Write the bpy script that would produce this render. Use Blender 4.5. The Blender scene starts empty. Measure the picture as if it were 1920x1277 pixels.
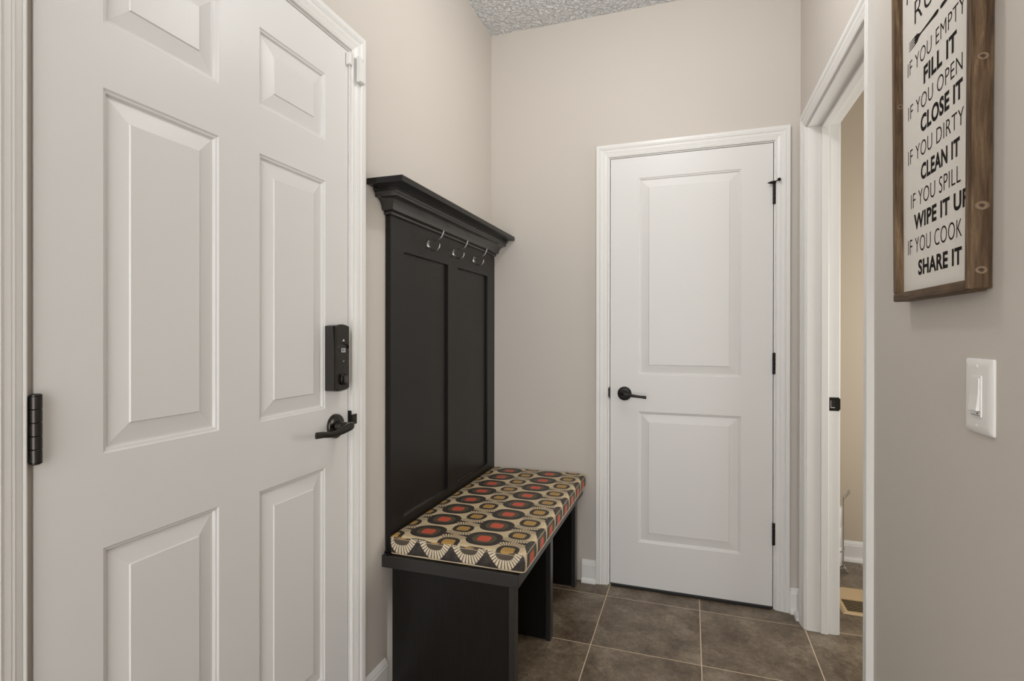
import bpy, bmesh, math, random
from mathutils import Vector, Matrix
random.seed(7)
C = bpy.context.scene.collection
SC = bpy.context.scene
PI = math.pi

# ------------------------------------------------------------------ camera, world, lights, exposure
L, D, R, CH = -0.9784, 2.5553, 0.4474, 2.742        # left wall, back wall, right wall, ceiling height
yaw, pitch, roll = 0.3259, -0.0017, 0.0011
F = Vector((-math.sin(yaw)*math.cos(pitch), math.cos(yaw)*math.cos(pitch), math.sin(pitch)))
Rv = Vector((math.cos(yaw), math.sin(yaw), 0)); Uv = Rv.cross(F)
Rr = math.cos(roll)*Rv + math.sin(roll)*Uv; Ur = -math.sin(roll)*Rv + math.cos(roll)*Uv
cd = bpy.data.cameras.new('camera'); cam = bpy.data.objects.new('camera', cd); C.objects.link(cam)
M = Matrix((Rr, Ur, -F)).transposed().to_4x4(); M.translation = (0, 0, 1.1978)
cam.matrix_world = M
cd.sensor_width = 36; cd.lens = 990.62/1920*36; cd.shift_y = (629.996-638.5)/1920
cd.clip_start = 0.02
SC.camera = cam
SC.view_settings.view_transform = 'Standard'; SC.view_settings.look = 'None'
SC.view_settings.gamma = 1; SC.view_settings.use_curve_mapping = False
SC.view_settings.exposure = 0.03

W = bpy.data.worlds.new('World'); SC.world = W; W.use_nodes = True
bg = W.node_tree.nodes['Background']; bg.inputs[0].default_value = (1.0, 0.998, 1.0, 1); bg.inputs[1].default_value = 1.0

LP = dict(main=11.9, next=22.5, world=3.85)
bg.inputs[1].default_value = LP['world']
def lamp(name, loc, power, radius, col):
    ld = bpy.data.lights.new(name, 'POINT'); ld.shadow_soft_size = radius; ld.energy = power; ld.color = col
    o = bpy.data.objects.new(name, ld); C.objects.link(o); o.location = loc; return o
lamp('hanging_lamp', (-0.14, 1.55, 2.44), LP['main'], .07, (1, .992, .985))
ld = bpy.data.lights.new('next_room_fill', 'AREA'); ld.shape = 'RECTANGLE'; ld.size = .8; ld.size_y = 1.1; ld.energy = LP['next']; ld.color = (1, .985, .95)  # unseen area light added to brighten the next room
o = bpy.data.objects.new('next_room_fill', ld); C.objects.link(o); o.location = (1.90, 2.10, 1.25); o.rotation_euler = (0, PI/2, 0)

# ------------------------------------------------------------------ materials
class N:
    """tiny expression helper over shader math nodes"""
    def __init__(s, nt, sock): s.nt, s.s = nt, sock
    def _op(s, op, b=None, c=None, clamp=False):
        n = s.nt.nodes.new('ShaderNodeMath'); n.operation = op; n.use_clamp = clamp
        s.nt.links.new(s.s, n.inputs[0])
        for i, v in ((1, b), (2, c)):
            if v is None: continue
            if isinstance(v, N): s.nt.links.new(v.s, n.inputs[i])
            else: n.inputs[i].default_value = v
        return N(s.nt, n.outputs[0])
    def __add__(s, b): return s._op('ADD', b)
    def __sub__(s, b): return s._op('SUBTRACT', b)
    def __mul__(s, b): return s._op('MULTIPLY', b)
    def __truediv__(s, b): return s._op('DIVIDE', b)
    def __lt__(s, b): return s._op('LESS_THAN', b)
    def __gt__(s, b): return s._op('GREATER_THAN', b)
    def abs(s): return s._op('ABSOLUTE')
    def pow(s, b): return s._op('POWER', b)
    def fract(s): return s._op('FRACT')
    def max(s, b): return s._op('MAXIMUM', b)
    def min(s, b): return s._op('MINIMUM', b)
    def atan2(s, b): return s._op('ARCTAN2', b)
    def sqrt(s): return s._op('SQRT')
    def cell(s): return (s + 100.5).fract() - .5      # distance from the nearest integer

def new_mat(name, col, rough=.5, metal=0., spec=.5):
    m = bpy.data.materials.new(name); m.use_nodes = True
    b = m.node_tree.nodes['Principled BSDF']
    b.inputs['Base Color'].default_value = (*col, 1); b.inputs['Roughness'].default_value = rough
    b.inputs['Metallic'].default_value = metal; b.inputs['Specular IOR Level'].default_value = spec
    return m
def coords(nt, kind='Object', scale=(1, 1, 1)):
    t = nt.nodes.new('ShaderNodeTexCoord'); mp = nt.nodes.new('ShaderNodeMapping')
    nt.links.new(t.outputs[kind], mp.inputs[0]); mp.inputs['Scale'].default_value = scale
    return mp.outputs[0]
def noise(nt, vec, scale, detail=4, rough=.5, dist=0.):
    n = nt.nodes.new('ShaderNodeTexNoise'); n.inputs['Scale'].default_value = scale
    n.inputs['Detail'].default_value = detail; n.inputs['Roughness'].default_value = rough
    n.inputs['Distortion'].default_value = dist
    nt.links.new(vec, n.inputs['Vector']); return n.outputs[0]
def ramp(nt, fac, stops):
    r = nt.nodes.new('ShaderNodeValToRGB'); nt.links.new(fac, r.inputs[0])
    e = r.color_ramp.elements
    while len(e) < len(stops): e.new(.5)
    for k, (p, c) in enumerate(stops): e[k].position = p; e[k].color = (*c, 1)
    return r.outputs[0]
def bump(m, h, strength, dist):
    nt = m.node_tree; b = nt.nodes.new('ShaderNodeBump'); b.inputs['Strength'].default_value = strength
    b.inputs['Distance'].default_value = dist; nt.links.new(h, b.inputs['Height'])
    nt.links.new(b.outputs[0], nt.nodes['Principled BSDF'].inputs['Normal'])
def setcol(m, sock): m.node_tree.links.new(sock, m.node_tree.nodes['Principled BSDF'].inputs['Base Color'])
def mixc(nt, fac, a, b):
    n = nt.nodes.new('ShaderNodeMix'); n.data_type = 'RGBA'
    nt.links.new(fac.s if isinstance(fac, N) else fac, n.inputs[0])
    for i, v in ((6, a), (7, b)):
        if isinstance(v, tuple): n.inputs[i].default_value = (*v, 1)
        else: nt.links.new(v, n.inputs[i])
    return n.outputs[2]

def paint(name, col, rough, bscale, bstr):
    m = new_mat(name, col, rough, spec=.4); nt = m.node_tree
    bump(m, noise(nt, coords(nt), bscale, 3), bstr, .001); return m
WALL = paint('wall_paint', (.610, .565, .510), .62, 260, .12)
WALLB = paint('bathroom_wall_paint', (.580, .500, .395), .62, 260, .12)
TRIM = paint('white_trim_paint', (.80, .79, .765), .32, 30, .03)
DOORW = paint('white_door_paint', (.76, .75, .73), .38, 40, .05)
# very faint vertical embossed grain on the moulded doors
nt = DOORW.node_tree; bump(DOORW, noise(nt, coords(nt, 'Object', (260, 260, 4)), 1.0, 3), .10, .0006)
CEIL = new_mat('textured_ceiling', (.84, .85, .855), .8, spec=.2); nt = CEIL.node_tree
h1 = noise(nt, coords(nt), 52, 2, .5, .8)
bump(CEIL, ramp(nt, h1, [(.36, (0, 0, 0)), (.64, (1, 1, 1))]), 1.0, .011)
BLACKW = new_mat('espresso_wood', (.010, .0086, .0076), .32, spec=.28); nt = BLACKW.node_tree
setcol(BLACKW, ramp(nt, noise(nt, coords(nt, 'Object', (30, 3, 3)), 4, 4), [(.3, (.0085, .0073, .0064)), (.7, (.0112, .0097, .0086))]))
bump(BLACKW, noise(nt, coords(nt, 'Object', (40, 40, 40)), 2, 3), .03, .001)
SEATW = new_mat('espresso_seat_lit', (.0135, .0120, .0112), .34, spec=.8)  # espresso wood copy, lightened to mimic doorway light on seat and legs
CROWN = new_mat('espresso_crown_lit', (.011, .0095, .0085), .22, spec=1.0)  # espresso wood copy, lighter and glossier to imitate the reflected highlight in the cove
BRONZE = new_mat('oil_rubbed_bronze', (.055, .050, .046), .24, .9)
BRONZE2 = new_mat('dark_hinge_bronze', (.018, .016, .015), .38, .6)
NICKEL = new_mat('polished_nickel', (.34, .33, .315), .22, 1.)
STEEL = new_mat('chrome_wire', (.62, .60, .57), .2, 1.)
SILVER = new_mat('silver_mark', (.75, .74, .72), .3, .6)
GLOSSBLK = new_mat('lock_body_bronze', (.050, .047, .044), .34, .5)
DARK = new_mat('dark_recess', (.006, .006, .006), .6)
PLASTIC = new_mat('white_plastic', (.80, .79, .76), .3)
PAPER = new_mat('white_paper_roll', (.82, .81, .78), .9)
ALMOND = new_mat('almond_metal', (.56, .41, .235), .42)
WEATHER = new_mat('grey_weatherstrip', (.16, .15, .14), .8)
GAPC = new_mat('taupe_gap_shade', (.46, .42, .37), .7)  # taupe paints the shade on the door edge in the hinge-side gap
GROUT = new_mat('beige_grout', (.66, .53, .38), .85)
PRINT = new_mat('black_print', (.016, .014, .012), .9, spec=.1)
SIGNW = new_mat('sign_board_white', (.74, .70, .645), .7)
CREAM = new_mat('cream_piping', (.55, .45, .30), .8)

TILE = new_mat('brown_stone_tile', (.15, .12, .09), .34, spec=.45); nt = TILE.node_tree
oi = nt.nodes.new('ShaderNodeObjectInfo')
va = nt.nodes.new('ShaderNodeVectorMath'); va.operation = 'MULTIPLY_ADD'
nt.links.new(coords(nt), va.inputs[0]); va.inputs[1].default_value = (1, 1, 1)
cmb = nt.nodes.new('ShaderNodeCombineXYZ'); rnd = N(nt, oi.outputs['Random'])
nt.links.new((rnd*37.).s, cmb.inputs[0]); nt.links.new((rnd*91.).s, cmb.inputs[1]); nt.links.new(cmb.outputs[0], va.inputs[2])
big = noise(nt, va.outputs[0], 7, 6, .62, .4); fine = noise(nt, va.outputs[0], 55, 5, .65, .8)
mixv = N(nt, big)*.62 + N(nt, fine)*.38
c1 = ramp(nt, mixv.s, [(.36, (.072, .047, .027)), (.46, (.128, .094, .061)), (.53, (.175, .134, .092)), (.64, (.275, .222, .160))])
veins = noise(nt, va.outputs[0], 120, 3, .7, 2.0)
vmask = N(nt, ramp(nt, veins, [(.62, (0, 0, 0)), (.70, (1, 1, 1))]))*N(nt, ramp(nt, noise(nt, va.outputs[0], 9, 3), [(.50, (0, 0, 0)), (.62, (1, 1, 1))]))*.75
setcol(TILE, mixc(nt, vmask, c1, (.36, .30, .235)))
bump(TILE, fine, .12, .001)

def wood(name, scale):
    m = new_mat(name, (.15, .09, .05), .6, spec=.25); nt = m.node_tree
    v = coords(nt, 'Object', scale)
    g = noise(nt, v, 1.0, 5, .6, .5); f = noise(nt, coords(nt, 'Object', tuple(3.5*k for k in scale)), 1.0, 4, .7)
    mv = N(nt, g)*.65 + N(nt, f)*.35
    setcol(m, ramp(nt, mv.s, [(.34, (.038, .021, .010)), (.46, (.085, .050, .026)), (.56, (.150, .095, .051)), (.68, (.30, .205, .115))]))
    bump(m, mv.s, .35, .002); return m
WOODV = wood('stained_pine_upright', (60, 60, 4.5)); WOODH = wood('stained_pine_level', (60, 4.5, 60))
KNOT = new_mat('wood_knot', (.035, .020, .011), .6); nt = KNOT.node_tree
vl = nt.nodes.new('ShaderNodeVectorMath'); vl.operation = 'LENGTH'; nt.links.new(coords(nt), vl.inputs[0])
kr = N(nt, vl.outputs['Value'])*88. + (N(nt, noise(nt, coords(nt), 260, 2)) - .5)*.5
setcol(KNOT, ramp(nt, kr.s, [(.10, (.030, .016, .008)), (.30, (.075, .042, .022)), (.48, (.26, .17, .095)), (.80, (.145, .094, .056))]))

def fabric_mat(name, kind):
    m = new_mat(name, (.6, .5, .3), .55, spec=.35); nt = m.node_tree
    uvn = nt.nodes.new('ShaderNodeUVMap'); sep = nt.nodes.new('ShaderNodeSeparateXYZ'); nt.links.new(uvn.outputs[0], sep.inputs[0])
    u, v = N(nt, sep.outputs[0]), N(nt, sep.outputs[1])
    thread = noise(nt, coords(nt, 'Object', (1, 7, 1)), 260, 3)
    CRM = ramp(nt, thread, [(.3, (.52, .405, .235)), (.7, (.70, .575, .375))]) if kind == 'top' else ramp(nt, thread, [(.3, (.66, .55, .38)), (.7, (.80, .70, .53))])
    CHAR = ramp(nt, noise(nt, coords(nt, 'Object', (1, 3, 1)), 60, 3), [(.3, (.030, .024, .022)), (.7, (.062, .050, .043))])
    OLV = (.105, .085, .050); RED = ramp(nt, thread, [(.3, (.50, .075, .040)), (.7, (.66, .13, .075))])
    GOLD = ramp(nt, thread, [(.3, (.36, .205, .055)), (.7, (.52, .32, .105))])
    BRN = (.085, .064, .045)
    def sq(a, b, ra, rb, p):                                        # superellipse value (<1 inside)
        return (a.abs()/ra).pow(p) + (b.abs()/rb).pow(p)
    if kind == 'top':
        s, t = (u + .8475)/.2045, (v - 1.6205)/.1217
        rs, rt = s.cell()*.2045, t.cell()*.1217                     # metres from the nearest red centre
        gs, gt = (s + .5).cell()*.2045, (t + .5).cell()*.1217       # metres from the nearest gold centre
        dark = (sq(rs, rt, .060, .0545, 2.5) < 1).max((rt.abs() < ((rs.abs()*-1 + .098)*.22)) * (rs.abs() < .098))
        rays_zone = (gs.abs() < gt.abs()*1.05 + .004)
        ang = gs.atan2(gt.abs() + .0001)
        rays = ((ang*6.2).cell().abs() < .17)*rays_zone*(sq(gs, gt, .060, .0625, 2.6) < 1)
        col = mixc(nt, rays, CRM, BRN)
        col = mixc(nt, dark, col, CHAR)
        col = mixc(nt, sq(rs, rt, .040, .034, 2.6) < 1, col, OLV)
        col = mixc(nt, sq(rs, rt, .0225, .0215, 4.) < 1, col, RED)
        col = mixc(nt, sq(gs, gt, .0365, .0345, 2.6) < 1, col, CHAR)
        col = mixc(nt, sq(gs, gt, .0215, .0205, 4.) < 1, col, GOLD)
    else:                                                           # end band: hanging fans
        s = (u + .9094)/.1212; gs = s.cell()*.1212; d = v             # d = metres below the top seam
        w = ((d*-1 + .0615).max(0)/.0615).pow(.62)*.052 + .008
        cusp = (d*-1 + .060)
        fan = (gs.abs() < w.min(.0585)) * (cusp > -.004)
        ang = gs.atan2((d + .012).max(.001)); ray = ((ang*5.6).cell().abs() < .15)
        col = mixc(nt, fan, CHAR, mixc(nt, ray, CRM, BRN))
        r = sq(gs, d + .002, .032, .029, 2.4) < 1
        col = mixc(nt, r, col, BRN)
        col = mixc(nt, sq(gs, d + .014, .021, .020, 3.) < 1, col, GOLD)
    setcol(m, col)
    bump(m, thread, .15, .0006); return m
FABTOP = fabric_mat('ogee_fabric', 'top'); FABEND = fabric_mat('ogee_fabric_band', 'end')

# ------------------------------------------------------------------ geometry helpers
def link(o, parent=None):
    C.objects.link(o)
    if parent is not None: o.parent = parent
    return o
def mesh(name, verts, faces, mat, parent=None, smooth=False):
    me = bpy.data.meshes.new(name); me.from_pydata([tuple(v) for v in verts], [], faces); me.validate()
    b = bmesh.new(); b.from_mesh(me); bmesh.ops.recalc_face_normals(b, faces=b.faces); b.to_mesh(me); b.free()
    if mat is not None: me.materials.append(mat)
    if smooth:
        for p in me.polygons: p.use_smooth = True
    return link(bpy.data.objects.new(name, me), parent)
def bobj(name, b, mat, parent=None, smooth=False, angle=None):
    me = bpy.data.meshes.new(name); bmesh.ops.recalc_face_normals(b, faces=b.faces); b.to_mesh(me); b.free()
    me.materials.append(mat)
    if smooth or angle:
        for p in me.polygons: p.use_smooth = True
    if angle: me.set_sharp_from_angle(angle=math.radians(angle))
    return link(bpy.data.objects.new(name, me), parent)
def add_box(b, x0, x1, y0, y1, z0, z1, bev=0., seg=1):
    vs = [b.verts.new(p) for p in ((x0, y0, z0), (x1, y0, z0), (x1, y1, z0), (x0, y1, z0), (x0, y0, z1), (x1, y0, z1), (x1, y1, z1), (x0, y1, z1))]
    fs = [b.faces.new([vs[i] for i in f]) for f in ((3, 2, 1, 0), (4, 5, 6, 7), (0, 1, 5, 4), (1, 2, 6, 5), (2, 3, 7, 6), (3, 0, 4, 7))]
    if bev:
        es = list({e for f in fs for e in f.edges})
        bmesh.ops.bevel(b, geom=es, offset=bev, segments=seg, affect='EDGES', profile=.5)
def box(name, x0, x1, y0, y1, z0, z1, mat, parent=None, bev=0., seg=1):
    b = bmesh.new(); add_box(b, min(x0, x1), max(x0, x1), min(y0, y1), max(y0, y1), z0, z1, bev, seg); return bobj(name, b, mat, parent)
def boxes(name, lst, mat, parent=None, bev=0.):
    b = bmesh.new()
    for q in lst: add_box(b, *q, bev)
    return bobj(name, b, mat, parent)
def add_lathe(b, prof, mat4, n=32):
    """prof: (radius, height) along local z; placed by mat4"""
    rings = []
    for r, h in prof:
        if r < 1e-6: rings.append([b.verts.new(mat4 @ Vector((0, 0, h)))])
        else: rings.append([b.verts.new(mat4 @ Vector((r*math.cos(2*PI*k/n), r*math.sin(2*PI*k/n), h))) for k in range(n)])
    for a, c in zip(rings, rings[1:]):
        for k in range(n):
            k2 = (k+1) % n
            q = ([a[0]] if len(a) == 1 else [a[k], a[k2]]) + ([c[0]] if len(c) == 1 else [c[k2], c[k]])
            if len(q) > 2: b.faces.new(q)
    for ring in (rings[0], rings[-1]):
        if len(ring) > 1: b.faces.new(ring)
def axis(loc, d):
    q = Vector(d).normalized().to_track_quat('Z', 'Y').to_matrix().to_4x4(); q.translation = loc; return q
def add_sweep(b, pts, secs, up=(0, 0, 1), n=12, pw=2.):
    """closed superelliptic section swept along pts; secs = (half width across, half height) per point"""
    pts = [Vector(p) for p in pts]; up = Vector(up); rings = []
    for i, p in enumerate(pts):
        t = (pts[min(i+1, len(pts)-1)] - pts[max(i-1, 0)]).normalized()
        s = t.cross(up)
        if s.length < 1e-4: s = t.cross(Vector((1, 0, 0)))
        s.normalize(); w = s.cross(t).normalized(); a, c = secs[i] if isinstance(secs, list) else secs
        ring = []
        for k in range(n):
            th = 2*PI*(k+.5)/n; cx, cy = math.cos(th), math.sin(th)
            ring.append(b.verts.new(p + s*(a*math.copysign(abs(cx)**(2/pw), cx)) + w*(c*math.copysign(abs(cy)**(2/pw), cy))))
        rings.append(ring)
    for a, c in zip(rings, rings[1:]):
        for k in range(n): b.faces.new((a[k], a[(k+1) % n], c[(k+1) % n], c[k]))
    b.faces.new(rings[0]); b.faces.new(rings[-1])
def curve_pts(ctrl, n):
    """Catmull-Rom through control tuples of any length"""
    P = [ctrl[0]] + list(ctrl) + [ctrl[-1]]; out = []; m = len(ctrl)-1
    for i in range(m):
        p0, p1, p2, p3 = P[i:i+4]
        for k in range(n):
            t = k/n
            out.append(tuple(.5*(2*b_ + (c_-a_)*t + (2*a_-5*b_+4*c_-d_)*t*t + (3*b_-a_-3*c_+d_)*t**3) for a_, b_, c_, d_ in zip(p0, p1, p2, p3)))
    out.append(tuple(ctrl[-1])); return out
def empty(name, loc=(0, 0, 0), parent=None):
    o = bpy.data.objects.new(name, None); o.location = loc; o.empty_display_size = .05
    return link(o, parent)
def tag(o, label, cat, group=None, kind=None):
    o['label'] = label; o['category'] = cat
    if group: o['group'] = group
    if kind: o['kind'] = kind
    return o
def struct(o, label=None):
    o['kind'] = 'structure'
    if label: o['label'] = label
    return o

# ------------------------------------------------------------------ room shell
XE, YB, YN, YO = 1.95, 3.2400, -1.9, -1.15   # far side of the next room, far wall, open rear end, end of the right wall (gap beyond added to admit world light)
RT = R + .1106                            # next-room face of the right wall
E0, E1, ET = .5375, 1.3530, 2.0535        # entry door clear opening (y0, y1, top)
B0, B1, BT = -.3678, .3446, 2.0430        # back door clear opening (x0, x1, top)
J0, J1, JT = 1.6480, 2.4137, 2.0420       # doorway clear opening (y0, y1, top)
JB = .018
fl = struct(box('floor', L-.12, XE, YN, YB+.12, -.06, -.0005, GROUT), 'brown stone tile floor with thin beige grout lines')
P_ = .4044; GX, GY = .0398, 2.4385; n_t = 0
for i in range(-4, 6):
    for j in range(-12, 4):
        x0, x1 = GX + i*P_ + .0017, GX + (i+1)*P_ - .0017
        y0, y1 = GY + j*P_ + .0017, GY + (j+1)*P_ - .0017
        x0, x1, y0, y1 = max(x0, L+.0005), min(x1, XE-.0005), max(y0, YN), min(y1, YB-.0005)
        if x1-x0 < .02 or y1-y0 < .02: continue
        cx, cy = (x0+x1)/2, (y0+y1)/2; hx, hy = (x1-x0)/2, (y1-y0)/2; e = .0004
        vs = [(-hx, -hy, -.004), (hx, -hy, -.004), (hx, hy, -.004), (-hx, hy, -.004),
              (-hx, -hy, -e), (hx, -hy, -e), (hx, hy, -e), (-hx, hy, -e),
              (-hx+e, -hy+e, 0), (hx-e, -hy+e, 0), (hx-e, hy-e, 0), (-hx+e, hy-e, 0)]
        fs = [(3, 2, 1, 0), (8, 9, 10, 11)] + [(k, (k+1) % 4, 4+(k+1) % 4, 4+k) for k in range(4)] + [(4+k, 4+(k+1) % 4, 8+(k+1) % 4, 8+k) for k in range(4)]
        t = mesh('tile', vs, fs, TILE, fl); t.location = (cx, cy, 0); n_t += 1
struct(box('ceiling', L-.12, XE+.12, YN, YB+.12, CH, CH+.1, CEIL), 'grey white knockdown textured ceiling')
struct(boxes('wall_left', [(L-.12, L, YN, E0-JB, 0, CH), (L-.12, L, E1+JB, YB+.12, 0, CH), (L-.12, L, E0-JB, E1+JB, ET+JB, CH)], WALL), 'greige painted wall on the left behind the hall tree')
struct(boxes('wall_back', [(L, B0-JB, D, D+.11, 0, CH), (B1+JB, R, D, D+.11, 0, CH), (B0-JB, B1+JB, D, D+.11, BT+JB, CH)], WALL), 'greige painted wall around the closet door')
wr = struct(boxes('wall_right', [(R, RT, YO, J0-JB, 0, CH), (R, RT, J1+JB, YB, 0, CH), (R, RT, J0-JB, J1+JB, JT+JB, CH)], WALL), 'greige painted wall on the right with the sign and the doorway')
struct(box('wall_far', L, XE, YB, YB+.12, 0, CH, WALLB), 'tan wall seen through the doorway')
struct(box('wall_east', XE, XE+.12, .85, YB+.12, 0, CH, WALLB), 'tan side wall of the next room')
struct(box('wall_south', RT, XE, .85, .97, 0, CH, WALLB), 'tan near wall of the next room')

struct(box('wall_outside', L-.32, L-.22, .2, 1.7, 0, CH, DARK), 'dark outer face behind the entry door')

# casing profile: (w from inner edge, t proud of wall)
CAS = [(0, 0), (0, 7), (1.2, 8.6), (3, 9.2), (5, 8.6), (6.5, 7.4), (8, 8.8), (16, 11), (19, 12.4), (22, 12.0), (24, 13.2), (33, 13.8), (36, 15.8), (38.5, 17), (41, 16.2), (42, 15.2), (43.5, 16.6), (50, 17), (57, 17), (58, 16), (58, 0)]
CAS = [(a/1000, b/1000) for a, b in CAS]
def casing_set(root, tf, a0, a1, top, mat=TRIM):
    """tf(a, b, n) -> world; legs outside a0 and a1, head above top; mitred corners, three pieces"""
    n = len(CAS); fc = [tuple(range(n)), tuple(range(n, 2*n))] + [(k, (k+1) % n, n+(k+1) % n, n+k) for k in range(n)]
    mesh('casing', [tf(a0-w, 0, t) for w, t in CAS] + [tf(a0-w, top+w, t) for w, t in CAS], fc, mat, root)
    mesh('casing', [tf(a1+w, 0, t) for w, t in CAS] + [tf(a1+w, top+w, t) for w, t in CAS], fc, mat, root)
    mesh('casing', [tf(a0-w, top+w, t) for w, t in CAS] + [tf(a1+w, top+w, t) for w, t in CAS], fc, mat, root)
# trim_1: entry door frame
t1 = struct(empty('trim_1', (L, (E0+E1)/2, 0)), 'white moulded casing and jamb around the entry door')
def kid(o, root):
    o.parent = root; o.matrix_parent_inverse = root.matrix_world.inverted() if False else Matrix.Translation(-root.location); return o
def reparent(root):
    for ch in root.children: ch.matrix_parent_inverse = Matrix.Translation(-root.location)
casing_set(t1, lambda a, b, n: (L+n, a, b), E0-.0035, E1+.0075, ET+.005)
for y0, y1 in ((E0-JB, E0), (E1, E1+JB)): box('jamb', L-.12, L, y0, y1, 0, ET, TRIM, t1)
box('jamb', L-.12, L, E0-JB, E1+JB, ET, ET+JB, TRIM, t1)
for y0, y1 in ((E0, E0+.012), (E1-.012, E1)): box('seal_or_shade_strip', L-.075, L-.046, y0, y1, 0, ET, WEATHER, t1)
box('seal_or_shade_strip', L-.075, L-.046, E0, E1, ET-.012, ET, WEATHER, t1)
box('seal_or_shade_strip', L-.040, L-.0030, E0, E0+.0079, .012, ET-.001, GAPC, t1)  # filler added in the hinge gap, coloured like the shaded door edge
box('threshold', L-.12, L-.002, E0, E1, 0, .012, BRONZE2, t1)
# strike lip of the lever latch
b = bmesh.new(); add_box(b, L-.030, L+.0095, 1.3528, 1.3545, .915, .9690, .0004); add_box(b, L+.0095, L+.0125, 1.3528, 1.3790, .9270, .9575, .0012)
spt = bobj('strike_plate', b, BRONZE2, t1)
box('strike_lip_wear', L+.0124, L+.0128, 1.3600, 1.3735, .9320, .9525, BRONZE, spt)
reparent(t1)
# trim_2: closet door frame
t2 = struct(empty('trim_2', ((B0+B1)/2, D, 0)), 'white moulded casing and jamb around the closet door on the back wall')
casing_set(t2, lambda a, b, n: (a, D-n, b), B0-.0050, B1+.0045, BT+.005)
for x0, x1 in ((B0-JB, B0), (B1, B1+JB)): box('jamb', x0, x1, D, D+.11, 0, BT, TRIM, t2)
box('jamb', B0-JB, B1+JB, D, D+.11, BT, BT+JB, TRIM, t2)
for x0, x1 in ((B0, B0+.011), (B1-.011, B1)): box('door_stop', x0, x1, D+.037, D+.072, 0, BT, TRIM, t2)
box('door_stop', B0+.011, B1-.011, D+.037, D+.072, BT-.011, BT, TRIM, t2)
b = bmesh.new(); add_box(b, B0-.0001, B0+.0014, D-.0095, D+.028, .892, .952, .0004); add_box(b, B0-.0055, B0+.0005, D-.0105, D-.0085, .902, .945, .0008)
bobj('strike_plate', b, BRONZE2, t2)
reparent(t2)
# trim_3: open doorway frame in the right wall
t3 = struct(empty('trim_3', (R, (J0+J1)/2, 0)), 'white moulded casing and jamb around the open doorway in the right wall')
casing_set(t3, lambda a, b, n: (R-n, a, b), J0-.005, J1+.005, JT+.005)
casing_set(t3, lambda a, b, n: (RT+n, a, b), J0-.005, J1+.005, JT+.005)
for y0, y1 in ((J0-JB, J0), (J1, J1+JB)): box('jamb', R, RT, y0, y1, 0, JT, TRIM, t3)
box('jamb', R, RT, J0-JB, J1+JB, JT, JT+JB, TRIM, t3)
for y0, y1 in ((J0, J0+.011), (J1-.011, J1)): box('door_stop', R+.049, R+.0765, y0, y1, 0, JT, TRIM, t3, .002)
box('door_stop', R+.049, R+.0765, J0+.011, J1-.011, JT-.011, JT, TRIM, t3, .002)
b = bmesh.new(); add_box(b, .5275, .562, J1-.0018, J1, .896, .950, .0008)
add_box(b, .561, .5665, J1-.0018, J1+.006, .900, .946, .002)
sp = bobj('strike_plate', b, BRONZE2, t3)
b = bmesh.new(); add_box(b, .533, .5455, J1-.0023, J1-.0016, .911, .937, 0); bobj('latch_hole', b, DARK, sp)
b = bmesh.new(); add_box(b, .5315, .5330, J1-.0030, J1-.0016, .910, .937, 0); add_box(b, .5315, .5470, J1-.0030, J1-.0016, .908, .9105, 0); bobj('hole_rim', b, SILVER, sp)
reparent(t3)

# baseboards: profile (depth from wall, height) plus a shoe moulding
BB = [(0, 0), (.027, 0), (.027, .006), (.024, .014), (.018, .019), (.0125, .021), (.0125, .082), (.0105, .086), (.0095, .092), (.006, .099), (.003, .1045), (0, .1055)]
def baseboard(name, p0, p1, nrm, label, m0=0, m1=0):
    """runs p0->p1 along a wall whose room-side normal is nrm; m0/m1 = 1 mitres that end into an inside corner"""
    p0, p1, nrm = Vector((*p0, 0)), Vector((*p1, 0)), Vector((*nrm, 0)); d = (p1-p0).normalized(); n = len(BB)
    vs = [p0 + nrm*w + d*(w*m0) + Vector((0, 0, h)) for w, h in BB] + [p1 + nrm*w - d*(w*m1) + Vector((0, 0, h)) for w, h in BB]
    fc = [tuple(range(n)), tuple(range(n, 2*n))] + [(k, (k+1) % n, n+(k+1) % n, n+k) for k in range(n)]
    return struct(mesh(name, vs, fc, TRIM), label)
baseboard('baseboard_left', (L, E1+.0657), (L, 1.555), (1, 0), 'white baseboard between the entry door casing and the bench')
baseboard('baseboard_left_near', (L, YN), (L, E0-.0617), (1, 0), 'white baseboard on the left wall before the entry door')
baseboard('baseboard_back', (-.5, D), (B0-.0632, D), (0, -1), 'white baseboard between the bench and the closet door casing')
baseboard('baseboard_back_right', (B1+.0627, D), (R, D), (0, -1), 'short white baseboard right of the closet door casing', 0, 1)
baseboard('baseboard_right_corner', (R, D), (R, J1+.0632), (-1, 0), 'short white baseboard stub in the right corner', 1, 0)
baseboard('baseboard_right', (R, J0-.0632), (R, YO), (-1, 0), 'white baseboard under the light switch')
baseboard('baseboard_far', (RT, YB), (XE, YB), (0, -1), 'white baseboard on the tan wall through the doorway')

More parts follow.
